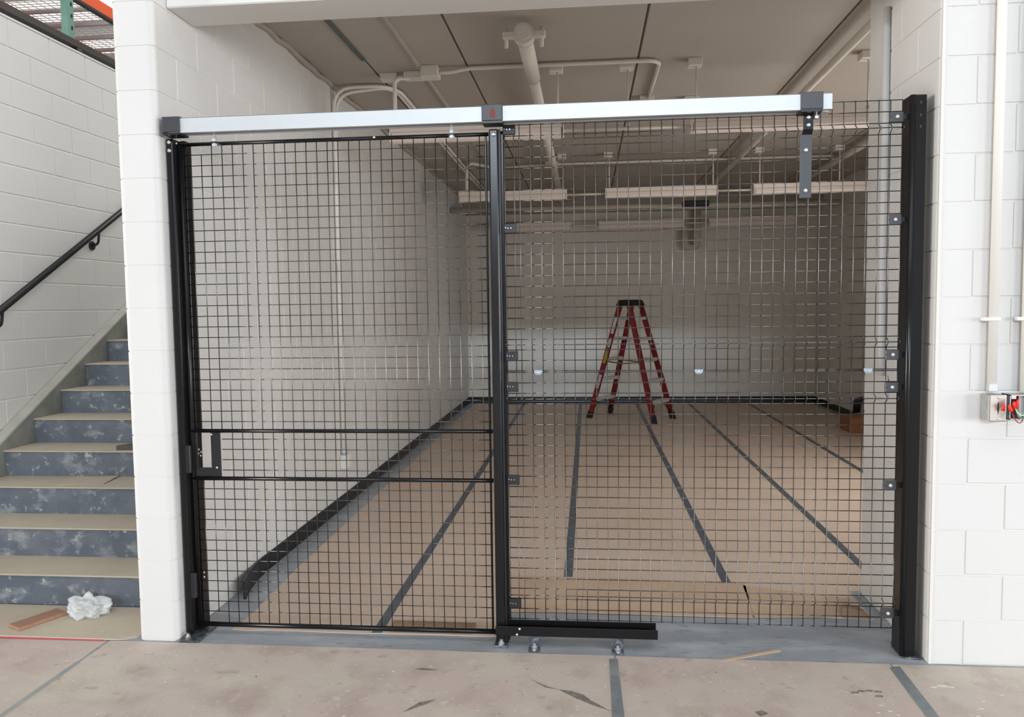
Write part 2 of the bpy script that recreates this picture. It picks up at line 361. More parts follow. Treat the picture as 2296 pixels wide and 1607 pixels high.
sheet('seam_tape', [(-3.845, -9), (-3.80, -9), (-3.805, -.36), (-3.83, -.36)], TAPE_PALE, 'faded grey tape in the hall leading to the stair pillar', 'seam tapes in the hall', .0032, .0012, 'tape')
sheet('landing_paper', [(-5.405, -.105), (-3.80, -.105), (-3.70, -.07), (-3.672, .0), (-3.672, .300), (-5.405, .300)], PAPER_LAND, 'tan floor paper on the landing before the first stair', None, .0, .006)
sheet('barrier_tape', [(-5.4, -.135), (-3.84, -.128), (-3.84, -.118), (-5.4, -.112)], REDTAPE, 'red and white barrier tape stuck along the landing paper', None, .0065, .001, 'tape')
t = bpy.data.objects['barrier_tape']
ob('white_stripe', prism([(-5.4, -.112), (-3.84, -.118), (-3.72, -.108), (-5.4, -.095)], .0065, .0075), WHTAPE, t)
def mark(name, poly, label, m=SCUFF, cat='floor mark', group=None, z=.0034):
    tag(ob(name, prism(poly, z, z+.0006), m), label, cat, group)
mark('paper_tear', [(-1.55, -.46), (-1.49, -.472), (-1.44, -.50), (-1.41, -.545), (-1.33, -.625), (-1.40, -.585), (-1.48, -.525)], 'long dark tear in the hall paper beside the worn tape')
mark('paper_tear', [(-1.675, -.378), (-1.60, -.436), (-1.55, -.46), (-1.605, -.448)], 'thin dark tear starting left of the long one')
mark('paper_tear', [(-2.175, -.695), (-2.125, -.612), (-2.06, -.582), (-2.095, -.625)], 'broad dark tear in the hall paper before the gate leaf')
mark('scuff_mark', [(-2.215, -.318), (-2.17, -.306), (-2.095, -.318), (-2.15, -.326)], 'small dark scuff on the hall paper near the threshold')
mark('scuff_mark', [(-.75, -.59), (-.72, -.575), (-.70, -.60), (-.735, -.625)], 'dark hooked scuff in the middle of the hall paper')
for i, (x, y) in enumerate([(-.30, -.40), (-.27, -.385), (-.235, -.38), (-.20, -.385), (-.21, -.425)]):
    mark('scuff_mark', [(x-.016, y-.006), (x+.014, y-.008), (x+.018, y+.006), (x-.01, y+.007)], 'small dark scuff in the arc of scuffs beside the right tape', SCUFF, 'floor mark', 'arc of scuffs')
for i, (x, y, s) in enumerate([(.05, -.33, .02), (.09, -.315, .03), (.125, -.325, .02), (.20, -.44, .012), (.16, -.50, .014), (-.23, -.50, .012), (-.21, -.545, .014), (-.26, -.56, .012), (-.19, -.575, .013), (.12, -.56, .011), (.30, -.38, .012)]):
    mark('paint_splat', [(x+s*random.uniform(.5, 1)*math.cos(k*1.05), y+s*.5*random.uniform(.5, 1)*math.sin(k*1.05)) for k in range(6)], 'cream paint splat on the hall paper by the right pier', SPLAT, 'paint splat', 'cream paint splats')
tag(ob('wood_shim', boxm(-.16, .16, -.011, .011, .0, .004, .001), PAPER_EDGE, loc=(-.66, -.07, .0005), rot=(0, 0, .42)), 'thin pale wood strip lying on the grey threshold', 'wood strip')

# ------------------------------------------------------------------ staircase
ST = thing('staircase', 'concrete staircase with scuffed grey risers and papered treads beside the pillar', 'stairs', (-4.5, .316, 0))
R_, G_ = .1765, .305
for k in range(13):
    y = k*G_; z = k*R_
    ob('riser', boxm(-.915, .822, y, y+.05, max(0.0, z-.02), z+R_-.004, .004), STEPC, ST)
    ob('tread', boxm(-.915, .822, y-.012, y+G_+.01, z+R_-.006, z+R_+.003, .002), PAPER_LAND, ST)
b = prism([(-.9, -.9*R_/G_+.02+.30), (13*G_, 13*R_+.31+.02), (13*G_, 0), (-.10, 0), (-.10, .15)], -1.0, -.915, axis='x')
ob('stringer', prism([(-.02, .10), (-.02, 0.0), (13*G_, 0), (13*G_, 13*R_+.24), (.10, .30)], -.99, -.915, axis='x'), STRING, ST)
ob('stringer_top', prism([(-.02, .10), (.10, .30), (13*G_, 13*R_+.24), (13*G_, 13*R_+.252), (.09, .312), (-.03, .11)], -.995, -.912, axis='x'), STRTOP, ST)
b.free()
tag(ob('paper_scrap', boxm(-.30, .0, 0, .22, 0, .003), PAPER_LAND, loc=(-4.55, 1.0, 3*R_+.004), rot=(.03, 0, .15)), 'loose tan paper scrap on the third stair tread', 'paper scrap')
tag(ob('wood_offcut', prism([(0, 0), (.20, 0), (.20, .20), (.12, .20)], 0, .03), mat('dark_wood', (.10, .085, .07), .6), loc=(-4.62, 1.262, 4*R_+.004)), 'dark wood offcut lying on a stair tread beside the pillar', 'wood')
HR = thing('handrail', 'black round handrail on the stair wall', 'handrail', (XS, 0, 0))
sl = .577
def hz(y): return 1.60+(y-1.236)*sl+.045
ob('rail', tubem([(.075, .2, hz(.2)), (.075, 6.2, hz(6.2))], .024, 12), BLACKM, HR)
for yb in (.13, 1.30, 2.42, 3.6):
    br = ob('rail_bracket', tubem(bend([(0, yb, hz(yb)-.13), (.06, yb, hz(yb)-.12), (.075, yb, hz(yb)-.02)], .03), .010, 8), BLACKM, HR)
    ob('wall_flange', tubem([(0, yb, hz(yb)-.13), (.014, yb, hz(yb)-.13)], .036, 12), BLACKM, br)
tag(ob('wood_board', boxm(-.125, .125, -.052, .052, 0, .018, .002), WOOD, loc=(-4.345, .085, .0065), rot=(0, 0, 1.12)), 'short reddish wood board lying on the landing paper', 'wood board')
bm = bmesh.new(); bmesh.ops.create_icosphere(bm, subdivisions=4, radius=.11)
for v in bm.verts:
    d = v.co.normalized()
    n = 1+.16*math.sin(d.x*7+d.y*5)+.13*math.sin(d.y*9-d.z*8+1)+.10*math.sin(d.z*15+d.x*11)+random.uniform(-.05, .05)
    v.co = Vector((d.x*.105*n, d.y*.075*n, max(0, d.z*.065*n+.035)))
tag(ob('plastic_bag', fin(bm, 'plastic_bag'), PLASTIC, loc=(-4.14, .185, .007)), 'crumpled clear plastic film against the first stair riser', 'plastic film')

# ------------------------------------------------------------------ pallet racking above the stair wall
GR = thing('guard_rail', 'dark steel guard rail running above the stair wall', 'guard rail', (XS-.12, 0, 18*H))
ob('rail', boxm(-.03, .03, -1, 11.5, .085, .15, .008), DARKST, GR)
ob('toe_plate', boxm(-.42, -.36, -1, 11.5, -.02, .16), DARKST, GR)
for k in range(6): ob('post', boxm(-.03, .03, .3+k*2.2, .36+k*2.2, .012, .09), DARKST, GR)
RK = thing('pallet_rack', 'teal and orange pallet racking behind the stair wall', 'rack', (-7.0, 0, 0))
def upright(x, y):
    u = ob('upright', boxm(x-.045, x+.045, y, y+.10, 0, 7.6, .008), TEAL, RK)
    hm = HOLE
    for k in range(26): ob('slot', hm, DARKST, u, (x+.0455, y+.05, 3.6+k*.125))
HOLE = cbox(.003, .022, .040, .008); HOLE.materials.append(DARKST)
for y in (1.45, 4.40, 7.35, 10.3):
    upright(0, y); ob('upright', boxm(-1.145, -1.055, y, y+.10, 0, 7.6, .008), TEAL, RK)
    for k in range(4): ob('brace', tubem([(-.05, y+.05, 3.2+k*1.1), (-1.05, y+.05, 4.2+k*1.1)], .025, 6), TEAL, RK)
for zb in (3.75, 5.16, 6.7):
    for y in (1.45, 4.40, 7.35):
        for x in (0, -1.1):
            bmn = boxm(x-.025, x+.025, y+.10, y+2.95, zb-.07, zb+.07, .006)
            ob('beam', bmn, DARKST if zb < 4 else ORANGE, RK)
            ob('beam_lip', boxm(x-.035, x+.035, y+.10, y+2.95, zb-.095, zb-.068), DARKST, RK)
        for k in range(6):
            yy = y+.30+k*.46
            ob('deck_channel', boxm(-1.08, -.02, yy, yy+.055, zb+.03, zb+.062), DECKM, RK)
        wb = bmesh.new()
        for k in range(40): box(wb, -1.08, -.02, y+.13+k*.07, y+.136+k*.07, zb+.068, zb+.074)
        for k in range(11): box(wb, -1.06+k*.102, -1.054+k*.102, y+.12, y+2.93, zb+.074, zb+.080)
        tag(ob('wire_deck', wb, DECKM, RK), kind='stuff')

# ------------------------------------------------------------------ steel posts of the gate
def anchored(parent, x, y, z=.010): ob('anchor_bolt', NUTM, ZINC, parent, (x, y, z))
# left post
LP = thing('gate_post', 'black steel gate post fixed against the left pillar', 'post', (-3.42, .03, 0))
ob('column', boxm(-.034, .002, -.065, .055, .012, 2.490, .010, 2), BLACK, LP)
ob('inner_flange', boxm(.000, .028, .004, .055, .012, 2.490, .002), BLACK, LP)
ob('base_plate', boxm(-.038, .070, -.140, .070, 0, .010, .002), FOOTM, LP); anchored(LP, .0, -.110)
for z in (2.47, 2.43): bolt(LP, -.016, -.066, z)
bolt(LP, .003, -.035, 2.47, BOLTS, (0, 0, math.pi/2))
for z0, z1 in ((.84, .98), (.20, .33)):
    kp = ob('strike_plate', boxm(.003, .030, -.075, -.050, z0, z1, .004), BLACKM, LP)
for dx, dy, z in ((.029, .012, .945), (.029, .034, .928), (.029, .028, .91), (.029, .006, .925)): bolt(LP, dx, dy, z, BOLTS, (0, 0, math.pi/2))
for z in (.305, .28): bolt(LP, .029, .016, z, BOLTS, (0, 0, math.pi/2))
# middle post
MP = thing('gate_post', 'black steel middle post between gate leaf and fixed mesh', 'post', (-1.842, 0, 0))
ob('column', boxm(-.026, .018, -.032, .020, .010, 2.480, .007, 2), BLACK, MP)
ob('rear_channel', boxm(.010, .038, .016, .10, .010, 2.480, .003), BLACK, MP)
ob('edge_strip', boxm(.018, .026, -.022, .016, .010, 2.480, .002), BLACKM, MP)
ob('base_plate', boxm(-.034, .036, -.066, .09, 0, .010, .002), FOOTM, MP); anchored(MP, .0, -.045)
bolt(MP, -.002, -.033, 2.455)
# right post
RP = thing('gate_post', 'tall black steel post beside the right pier', 'post', (.048, 0, 0))
ob('column', boxm(-.032, .036, -.052, -.040, .012, 2.56, .004, 2), BLACK, RP)
ob('side_flange', boxm(-.032, -.026, -.046, .050, .012, 2.56, .002), BLACK, RP)
ob('rolled_edge', tubem([(-.021, -.044, .012), (-.021, -.044, 2.559)], .013, 12), BLACK, RP)
ob('back_flange', boxm(.030, .036, -.046, .050, .012, 2.56, .002), BLACK, RP)
ob('base_plate', boxm(-.012, .062, -.062, .115, 0, .009, .002), FOOTM, RP); anchored(RP, .020, -.058+.03, .009)
for z in (2.525, 2.47, 2.42): ob('slot', boxm(.006, .014, -.0535, -.0515, z-.006, z+.006), PLASTB, RP)
CLIP = fin(boxm(-.030, .030, -.006, .006, -.0235, .0235, .003), 'clip'); CLIP.materials.append(GRAPH)
CLIPB = fin(boxm(-.030, .030, -.006, .006, -.0235, .0235, .003), 'clip'); CLIPB.materials.append(PLASTB)
for z in (2.473, 2.018, 1.408, 1.259, .804, .200):
    c = ob('mesh_clip', CLIP, GRAPH, RP, (-.078, -.014, z)); bolt(c, .002, -.006, 0, BOLT)
    ob('clip_arm', boxm(-.055, -.030, -.016, -.006, z-.012, z+.012), BLACKM, RP)
    ob('notch', boxm(-.030, -.020, -.0066, -.0060, -.002, .002), PLASTB, c)
for z in (2.477, 2.019, 1.413, 1.266, .815, .203):
    c = ob('mesh_clip', CLIPB, PLASTB, MP, (.068, -.012, z))
    for dx, dz in ((-.022, .003), (-.010, .001), (.004, .001)): ob('screw_tip', fin(boxm(-.002, .002, -.0085, -.006, -.002, .002), 'tip'), ZINC, c, (dx, 0, dz))

# ------------------------------------------------------------------ welded mesh
RWIRE = .0022
def straight(axis, length, r=RWIRE, n=6):
    return fin(tube(bmesh.new(), [(0, 0, 0), (length, 0, 0) if axis == 'x' else (0, 0, length)], r, n), 'wire')
P_, RP_ = .0508, .0505
def zr(row): return .125+(48-row)*RP_
def vwire(r0, r1, crimps):
    """vertical wire from row r0 (top) to r1 with folded crimps between the given rows"""
    pts = [(0, 0, zr(r0)+.002)]
    for c in crimps:
        a, b = zr(c), zr(c+1); h = a-b
        pts += [(0, 0, a-h*.08), (0, -.010, a-h*.26), (0, -.024, a-h*.44), (0, -.024, a-h*.56), (0, -.010, a-h*.74), (0, 0, a-h*.92)]
    pts.append((0, 0, zr(r1)-.002))
    return fin(tube(bmesh.new(), pts, RWIRE, 6), 'wire')
cols = [-i*P_ for i in range(35)]+[-1.7535, -1.799]
HW = straight('x', 1.801); HW.materials.append(WIRE)
def mesh_panel(label, r0, r1, crimps, off):
    t = thing('mesh_panel', label, 'mesh panel', (0, 0, 0), 'fixed mesh panels')
    me = vwire(r0, r1, crimps); me.materials.append(WIRE)
    for x in cols: ob('wire', me, WIRE, t, (x, 0, off))
    for r in range(r0, r1+1): ob('wire', HW, WIRE, t, (-1.8, .0046, zr(r)+off))
    for c in crimps: ob('wire', HW, WIRE, t, (-1.8, -.0195, (zr(c)+zr(c+1))/2+off))
    return t
UP = mesh_panel('upper black welded mesh panel right of the middle post', 0, 24, (2, 21), .0035)
LO = mesh_panel('lower black welded mesh panel right of the middle post', 24, 48, (26, 45), -.0035)
for x, nm in ((-1.649, 'middle post'), (-.895, 'centre'), (-.132, 'right post')):
    j = thing('joining_clip', 'small zinc clip joining the mesh panels near the ' + nm, 'clip', (x, -.006, 1.337))
    ob('plate', prism([(-.020, .008), (.020, .008), (.018, -.006), (.008, -.013), (-.008, -.013), (-.018, -.006)], -.004, .004, axis='y'), mat('blue_zinc', (.36, .42, .50), .35, metal=.6), j)
    bolt(j, 0, -.004, -.003, BOLTS)

# gate leaf
GD = thing('gate_leaf', 'black framed wire mesh gate leaf hung from the galvanized track', 'gate', (-3.40, 0, 0))
dx0, DP = .054, .05296
dcols = [dx0+k*DP for k in range(28)]
ZT, ZM1, ZM0, ZB = 2.462, 1.049, .808, .056
for z, r in ((ZT, .0095), (ZM1, .0100), (ZM0, .0105), (ZB, .0125)):
    ob('rail', tubem([(.004, -.006, z), (1.528, -.006, z)], r, 12), BLACK, GD)
ob('stile', tubem([(.006, -.004, ZB), (.006, -.004, ZT)], .011, 12), BLACK, GD); ob('stile', boxm(1.508, 1.518, -.004, .012, ZB, ZT, .003), BLACK, GD)
secs = [(ZM1, ZT, [2.413-k*.05276 for k in range(26)]), (ZM0, ZM1, [1.0055-k*.0523 for k in range(4)]), (ZB, ZM0, [.752-k*.05276 for k in range(13)])]
DH = straight('x', 1.505); DH.materials.append(WIRE)
DHS = straight('x', 1.52-.155); DHS.materials.append(WIRE)
vfull = straight('z', ZT-ZB); vfull.materials.append(WIRE)
vshort = straight('z', 2.413-.119); vshort.materials.append(WIRE)
vup = straight('z', ZT-ZM1); vlo = straight('z', ZM0-ZB)
for k, x in enumerate(dcols):
    if k in (1, 26): 
        if k == 1: ob('wire', fin(tube(bmesh.new(), [(0, 0, ZM1), (0, 0, 2.413)], RWIRE, 6), 'wire'), WIRE, GD, (x, 0, 0)); ob('wire', fin(tube(bmesh.new(), [(0, 0, .119), (0, 0, ZM0)], RWIRE, 6), 'wire'), WIRE, GD, (x, 0, 0))
        else: ob('wire', vshort, WIRE, GD, (x, 0, .119))
    elif k < 3: ob('wire', vup, WIRE, GD, (x, 0, ZM1)); ob('wire', vlo, WIRE, GD, (x, 0, ZB))
    else: ob('wire', vfull, WIRE, GD, (x, 0, ZB))
for si, (a, b_, rows_) in enumerate(secs):
    for z in rows_:
        if si == 1: ob('wire', DHS, WIRE, GD, (.155, .0046, z))
        else: ob('wire', DH, WIRE, GD, (.015, .0046, z))
lp = bmesh.new()
box(lp, .100, .150, -.004, .001, ZM0, ZM1, .0008); box(lp, .006, .102, -.004, .001, ZM0, .862, .0008); box(lp, .006, .030, -.004, .001, .86, ZM1, .0008)
LK = ob('lock_plate', lp, BLACKM, GD)
for x, z in ((.105, 1.030), (.128, .862)): bolt(LK, x, -.004, z, BOLTS)
HG = fin(tube(bmesh.new(), [(0, 0, .055), (0, 0, -.028)], .0058, 10), 'hanger_bolt')
for x in (.206, 1.362):
    hb = ob('hanger_bolt', HG, GALV, GD, (x, -.060, 2.458))
    ob('hanger_arm', boxm(-.016, .016, -.010, .056, -.004, .001), BLACKM, hb)
    ob('hanger_nut', fin(prism([(.013*math.cos(k*math.pi/3), .013*math.sin(k*math.pi/3)) for k in range(6)], 2.440, 2.451), 'nut'), GALV, hb, (0, 0, -2.460))
    ob('hanger_sleeve', fin(tube(bmesh.new(), [(0, 0, 0), (0, 0, .030)], .0095, 10), 'sleeve'), GALV, hb, (0, 0, -.004))
bolt(GD, .98, -.015, 2.464, BOLTS)

# ------------------------------------------------------------------ overhead track
TR = thing('sliding_track', 'galvanized steel sliding track across the top of the gate', 'track', (-1.9, -.05, 2.534))
tb = bmesh.new()
x0, x1 = -1.50, 1.566
box(tb, x0, x1, -.052, -.047, -.033, .035, .002); box(tb, x0, x1, .018, .023, -.033, .035, .002); box(tb, x0, x1, -.052, .023, .030, .035, .002)
box(tb, x0, x1, -.052, -.024, -.035, -.031); box(tb, x0, x1, .004, .023, -.035, -.031)
ob('track_channel', tb, GALV, TR)
for k, (xa, xb) in enumerate(((-1.530, -1.440), (.010, .107), (1.429, 1.526))):
    br = ob('track_bracket', boxm(xa, xb, -.058, .030, -.034 if k else -.032, .041, .003), GRAPH if k != 1 else BLACKM, TR)
    xm = (xa+xb)/2
    for d in (-.026, .026): bolt(br, xm+d, -.012, .041, BOLT, (-math.pi/2, 0, 0))
    if k == 1: ob('paint_smudge', prism([(xm-.008, -.02), (xm+.012, -.024), (xm+.016, .0), (xm+.008, .022), (xm-.006, .018), (xm-.012, .0)], -.0590, -.0578, axis='y'), REDMARK, br)
    ob('under_plate', boxm(xa+.002, xb-.002, -.056, .028, -.044, -.034), BLACKM, br)
# hanger strap from the track to the fixed mesh
HS = thing('hanger_strap', 'graphite offset strap bolted from the track down to the mesh', 'bracket', (-.425, -.05, 0))
pr = [(-.008, 2.489), (-.002, 2.489), (-.002, 2.428), (.018, 2.404), (.018, 2.122), (.012, 2.122), (.012, 2.402), (-.008, 2.424)]
sp_ = bmesh.new(); prism(pr[:4][::1]+[(.012, 2.402), (-.008, 2.424)], -.020, .022, sp_, axis='x')
ob('upper_strap', sp_, BLACK, HS)
ob('lower_strap', boxm(-.030, .022, .010, .016, 2.122, 2.404, .001), GRAPH, HS)
for x, z, y in ((.001, 2.476, -.008), (.001, 2.442, -.008), (-.004, 2.335, .010), (-.004, 2.155, .010)): bolt(HS, x, y, z)
ob('adjusting_nut', hexnut(.013, .012), ZINC, HS, (.035, 0, 2.470))

# floor guide
FG = thing('floor_guide', 'black steel guide channel standing low on the threshold', 'guide channel', (-1.868, 0, 0))
g = bmesh.new()
box(g, .0, .778, -.056, -.050, .058, .104, .001); box(g, .046, .774, .004, .010, .058, .114, .001); box(g, 0, .776, -.054, .008, .058, .064)
ob('channel', g, BLACK, FG)
def foot(x, label_x):
    f = ob('foot_bracket', boxm(x-.028, x+.028, -.050, -.045, .004, .075, .001), FOOTM, FG)
    ob('foot_plate', boxm(x-.028, x+.028, -.104, -.045, 0, .006, .001), FOOTM, f)
    ob('anchor_bolt', NUTM, ZINC, f, (x, -.078, .006))
foot(.190, 0); foot(.588, 0)
for x, z in ((.105, .066), (.118, .094)): bolt(FG, x, -.056, z, BOLTS)

# ------------------------------------------------------------------ stepladder
ZL = 1.725
LAD = thing('stepladder', 'red fiberglass twin stepladder with black top standing on brown paper', 'stepladder', (-.795, 7.66, 0))
sd = Vector((.845, -.535, 0)).normalized(); wd = Vector((.535, .845, 0)).normalized()
def L(s, w, z): v = sd*s+wd*w; return Vector((v.x, v.y, z))
HS_, WB, WT = .515, .285, .165
def rail_mesh(sgn, wsg):
    bm = bmesh.new(); a = L(sgn*HS_, wsg*WB, .05); b = L(sgn*.06, wsg*WT, ZL-.02)
    up = (b-a).normalized(); u = wd*wsg; n = up.cross(u).normalized(); u = n.cross(up).normalized()
    for (p0, p1, q0, q1) in ((-.038, .038, -.012, -.006), (-.038, -.032, -.012, .014), (.032, .038, -.012, .014)):
        vs = []
        for base in (a, b):
            for (p, q) in ((p0, q0), (p1, q0), (p1, q1), (p0, q1)): vs.append(bm.verts.new(base+n*p-u*q))
        for f in ((0, 1, 2, 3), (4, 5, 6, 7), (0, 1, 5, 4), (1, 2, 6, 5), (2, 3, 7, 6), (3, 0, 4, 7)): bm.faces.new([vs[i] for i in f])
    return bm, a, b, n, u
for sgn in (-1, 1):
    for wsg in (-1, 1):
        bm, a, b, n, u = rail_mesh(sgn, wsg)
        rl = ob('side_rail', bm, RED, LAD)
        ft = bmesh.new(); d = (b-a).normalized(); p = a-d*.052
        vs = []
        for base in (Vector((p.x, p.y, 0.004)), a+d*.05):
            for (pp, qq) in ((-.044, -.018), (.044, -.018), (.044, .018), (-.044, .018)):
                w = base+n*pp-u*qq
                if base is not None and base.z < .01: w.z = 0.0035
                vs.append(ft.verts.new(w))
        for f in ((0, 1, 2, 3), (4, 5, 6, 7), (0, 1, 5, 4), (1, 2, 6, 5), (2, 3, 7, 6), (3, 0, 4, 7)): ft.faces.new([vs[i] for i in f])
        ob('rubber_foot', ft, PLASTB, rl)
        if sgn == -1 and wsg == -1:
            for t0, t1, m in ((.72, .86, LABELW), (.60, .68, LABELW), (.46, .53, LABELY), (.53, .57, LABELY), (.24, .36, LABELW)):
                st = bmesh.new(); q = []
                for tt in (t0, t1):
                    for pp in (-.024, .024): q.append(st.verts.new(a.lerp(b, tt)+n*pp+u*.0135))
                st.faces.new((q[0], q[1], q[3], q[2])); bmesh.ops.solidify(st, geom=st.faces[:], thickness=.001); ob('sticker', st, m, rl)
    for k in range(1, 6):
        z = k*.295-.005; t = (z-.05)/(ZL-.07); s = sgn*(HS_+(.06-HS_)*t); w = WB+(WT-WB)*t-.008
        bm = bmesh.new(); vs = []
        for zz in (z-.034, z+.012):
            for (ss, ww) in ((s-.038, -w), (s+.038, -w), (s+.038, w), (s-.038, w)): vs.append(bm.verts.new(L(ss, ww, zz)))
        for f in ((0, 1, 2, 3), (4, 5, 6, 7), (0, 1, 5, 4), (1, 2, 6, 5), (2, 3, 7, 6), (3, 0, 4, 7)): bm.faces.new([vs[i] for i in f])
        ob('step', bm, ALU, LAD)
    for wsg in (-1, 1):
        ob('brace', tubem([L(sgn*(HS_-.02), wsg*(WB-.01), .10), L(sgn*(HS_-.07), wsg*(WB-.15), .27)], .010, 6), PLASTB, LAD)
for wsg in (-1, 1):
    t = (.83-.05)/(ZL-.07); s = HS_+(.06-HS_)*t; w = WB+(WT-WB)*t
    ob('spreader', tubem([L(-s, wsg*(w-.02), .84), L(0, wsg*(w-.03), .815), L(s, wsg*(w-.02), .84)], .011, 6), mat('brass_spreader', (.36, .26, .10), .4, metal=.6), LAD)
bm = bmesh.new(); vs = []
for zz, ex, ey in ((ZL-.085, .135, .205), (ZL, .10, .175)):
    for (ss, ww) in ((-ex, -ey), (ex, -ey), (ex, ey), (-ex, ey)): vs.append(bm.verts.new(L(ss, ww, zz)))
for f in ((0, 1, 2, 3), (4, 5, 6, 7), (0, 1, 5, 4), (1, 2, 6, 5), (2, 3, 7, 6), (3, 0, 4, 7)): bm.faces.new([vs[i] for i in f])
bmesh.ops.recalc_face_normals(bm, faces=bm.faces); bmesh.ops.bevel(bm, geom=bm.edges[:], offset=.012, segments=2, affect='EDGES')
ob('top_cap', bm, PLASTB, LAD)

# ------------------------------------------------------------------ ceiling lights and services
def light_profile():
    return ([(-.050, .125), (-.050, .078)], None)
def fixture(x0, x1, y, z0, label, group='strip lights'):
    t = thing('strip_light', label, 'ceiling light', ((x0+x1)/2, y, z0), group)
    h = (x1-x0)/2
    ob('housing', prism([(-.048, .078), (-.060, .066), (.060, .066), (.048, .078), (.046, .128), (-.046, .128)], -h+.004, h-.004, axis='x'), LIGHTB, t)
    lens = [(-.060, .068)]+[(-.066*math.cos(a), .030-.030*math.sin(a)+.0) for a in (math.pi*k/10 for k in range(11))]+[(.060, .068)]
    lm = fin(prism(lens, -h+.012, h-.012, axis='x'), 'lens')
    ob('lens', lm, LENS, t)
    for s in (-1, 1):
        ob('end_cap', prism([(-.064, .030), (-.050, .006), (-.02, -.001), (.02, -.001), (.050, .006), (.064, .030), (.064, .074), (.048, .080), (.047, .130), (-.047, .130), (-.048, .080), (-.064, .074)], s*h-.006, s*h+.006, axis='x'), LIGHTB, t)
    return t
Y1, Y2, Y3 = 2.28, 5.74, 9.1
fixture(-2.907, -1.588, Y1, 2.915, 'white strip light in the front row over the gate leaf')
fixture(-.636, .690, Y1, 2.915, 'white strip light in the front row over the fixed mesh')
fixture(-2.952, -1.654, Y2, 2.912, 'white strip light in the middle row near the left wall')
fixture(-1.187, .109, Y2, 2.912, 'white strip light in the middle row above the stepladder')
fixture(.533, 1.84, Y2, 2.912, 'white strip light in the middle row near the right wall')
fixture(-2.99, -1.673, Y3, 2.875, 'white strip light in the back row near the left wall')
fixture(-1.216, .112, Y3, 2.875, 'white strip light in the back row above the stepladder')
fixture(.533, 1.858, Y3, 2.880, 'white strip light in the back row near the right wall')
def link(x0, x1, y, z, label):
    tag(ob('link_conduit', tubem([(x0, y, z), (x1, y, z)], .013, 8), PIPEC), label, 'conduit')
link(-1.588, -.636, Y1, 2.970, 'thin conduit joining the two front strip lights')
link(-1.654, -1.187, Y2, 2.975, 'thin conduit joining left and centre middle row lights')
link(.109, .533, Y2, 2.975, 'thin conduit joining centre and right middle row lights')
link(-1.673, -1.216, Y3, 2.95, 'thin conduit joining left and centre back row lights')
link(.112, .533, Y3, 2.95, 'thin conduit joining centre and right back row lights')
def stem(x, y, zb, label, r=.0075):
    t = thing('light_stem', label, 'light stem', (x, y, ZC), 'light stems')
    ob('canopy', boxm(-.062, .040, -.05, .05, -.055, 0, .004), PIPEC, t); ob('rod', tubem([(0, 0, -.05), (0, 0, zb-ZC)], r, 8), PIPEC, t)
    ob('collar', tubem([(0, 0, zb-ZC+.025), (0, 0, zb-ZC)], r*1.9, 8), PIPEC, t)
for x, y, zb, nm in ((-1.625, Y1, 3.043, 'of the front light over the gate leaf'), (-1.102, Y1, 2.985, 'between the two front lights'), (-.60, Y1, 3.043, 'at the near end of the light over the fixed mesh'), (.625, Y1, 3.043, 'beside the right pier'),
                     (-1.695, Y2, 3.04, 'of the middle row light near the left wall'), (-1.145, Y2, 3.04, 'of the middle row light above the stepladder, gate side'), (.066, Y2, 3.04, 'of the middle row light above the stepladder, pier side'), (.600, Y2, 3.04, 'of the middle row light near the right wall'), (1.50, Y2, 3.04, 'of the middle row light nearest the right wall')):
    stem(x, y, zb, 'thin white ceiling stem ' + nm)
# conduits on the left wall
WC = thing('wall_conduit', 'pair of white conduits rising up the left wall to the ceiling', 'conduit', (XL1, 2.55, 0))
for k, dy in enumerate((-.024, .024)):
    off = .035+k*.02
    pts = bend([(.020, dy, .44), (.020, dy, ZC-.03-k*.035), (.42+k*.02, dy+.02, ZC-.022), (.52-k*.03, dy+.20, ZC-.022), (.50-k*.045, 4.2, ZC-.022), (.50-k*.045, 6.6, ZC-.022)], .16, 8)
    ob('conduit', tubem(pts, .0145, 10), PIPEW, WC)
    ob('connector', tubem([(.020, dy, .435), (.020, dy, .50)], .019, 10), GALV, WC)
ob('outlet_box', boxm(.001, .055, -.055, .055, .325, .44, .003), PIPEW, WC)
ob('cover_plate', boxm(.055, .060, -.050, .050, .330, .435, .002), PIPEW, WC)
# ceiling boxes and run over the front lights
CB = thing('overhead_conduit', 'conduit run with junction boxes along the ceiling over the gate', 'conduit', (0, 0, ZC))
ob('junction_box', boxm(-2.64, -2.51, 2.13, 2.25, -.085, 0, .004), PIPEC, CB)
ob('junction_box', boxm(-2.80, -2.66, 2.26, 2.36, -.055, 0, .004), PIPEC, CB)
ob('junction_box', boxm(-2.99, -2.86, 2.28, 2.38, -.050, 0, .004), PIPEC, CB)
ob('run', tubem(bend([(-2.51, 2.19, -.045), (-2.42, 2.19, -.045), (-2.30, 2.19, -.022), (-.93, 2.19, -.022), (-.87, 2.26, -.022), (-.875, 3.25, -.022)], .10, 6), .0155, 10), PIPEC, CB)
ob('junction_box', boxm(-.95, -.83, 3.22, 3.34, -.05, 0, .004), PIPEC, CB)
ob('junction_box', boxm(-.56, -.44, 3.30, 3.42, -.05, 0, .004), PIPEC, CB)
ob('drop', tubem(bend([(-2.76, 2.30, -.045), (-2.875, 2.28, -.045), (-2.875, 2.28, 3.048-ZC)], .10, 8), .016, 10), PIPEW, CB)
C2 = thing('overhead_conduit', 'conduit run along the ceiling over the middle row of lights', 'conduit', (0, 0, ZC))
ob('run', tubem(bend([(-2.55, 6.25, -.05), (-1.9, 6.25, -.022), (1.6, 6.25, -.022)], .2, 6), .016, 8), PIPEC, C2)
ob('drop', tubem(bend([(-2.55, 6.25, -.05), (-2.86, 5.80, -.05), (-2.86, 5.74, 3.046-ZC)], .12, 8), .019, 8), PIPEC, C2)
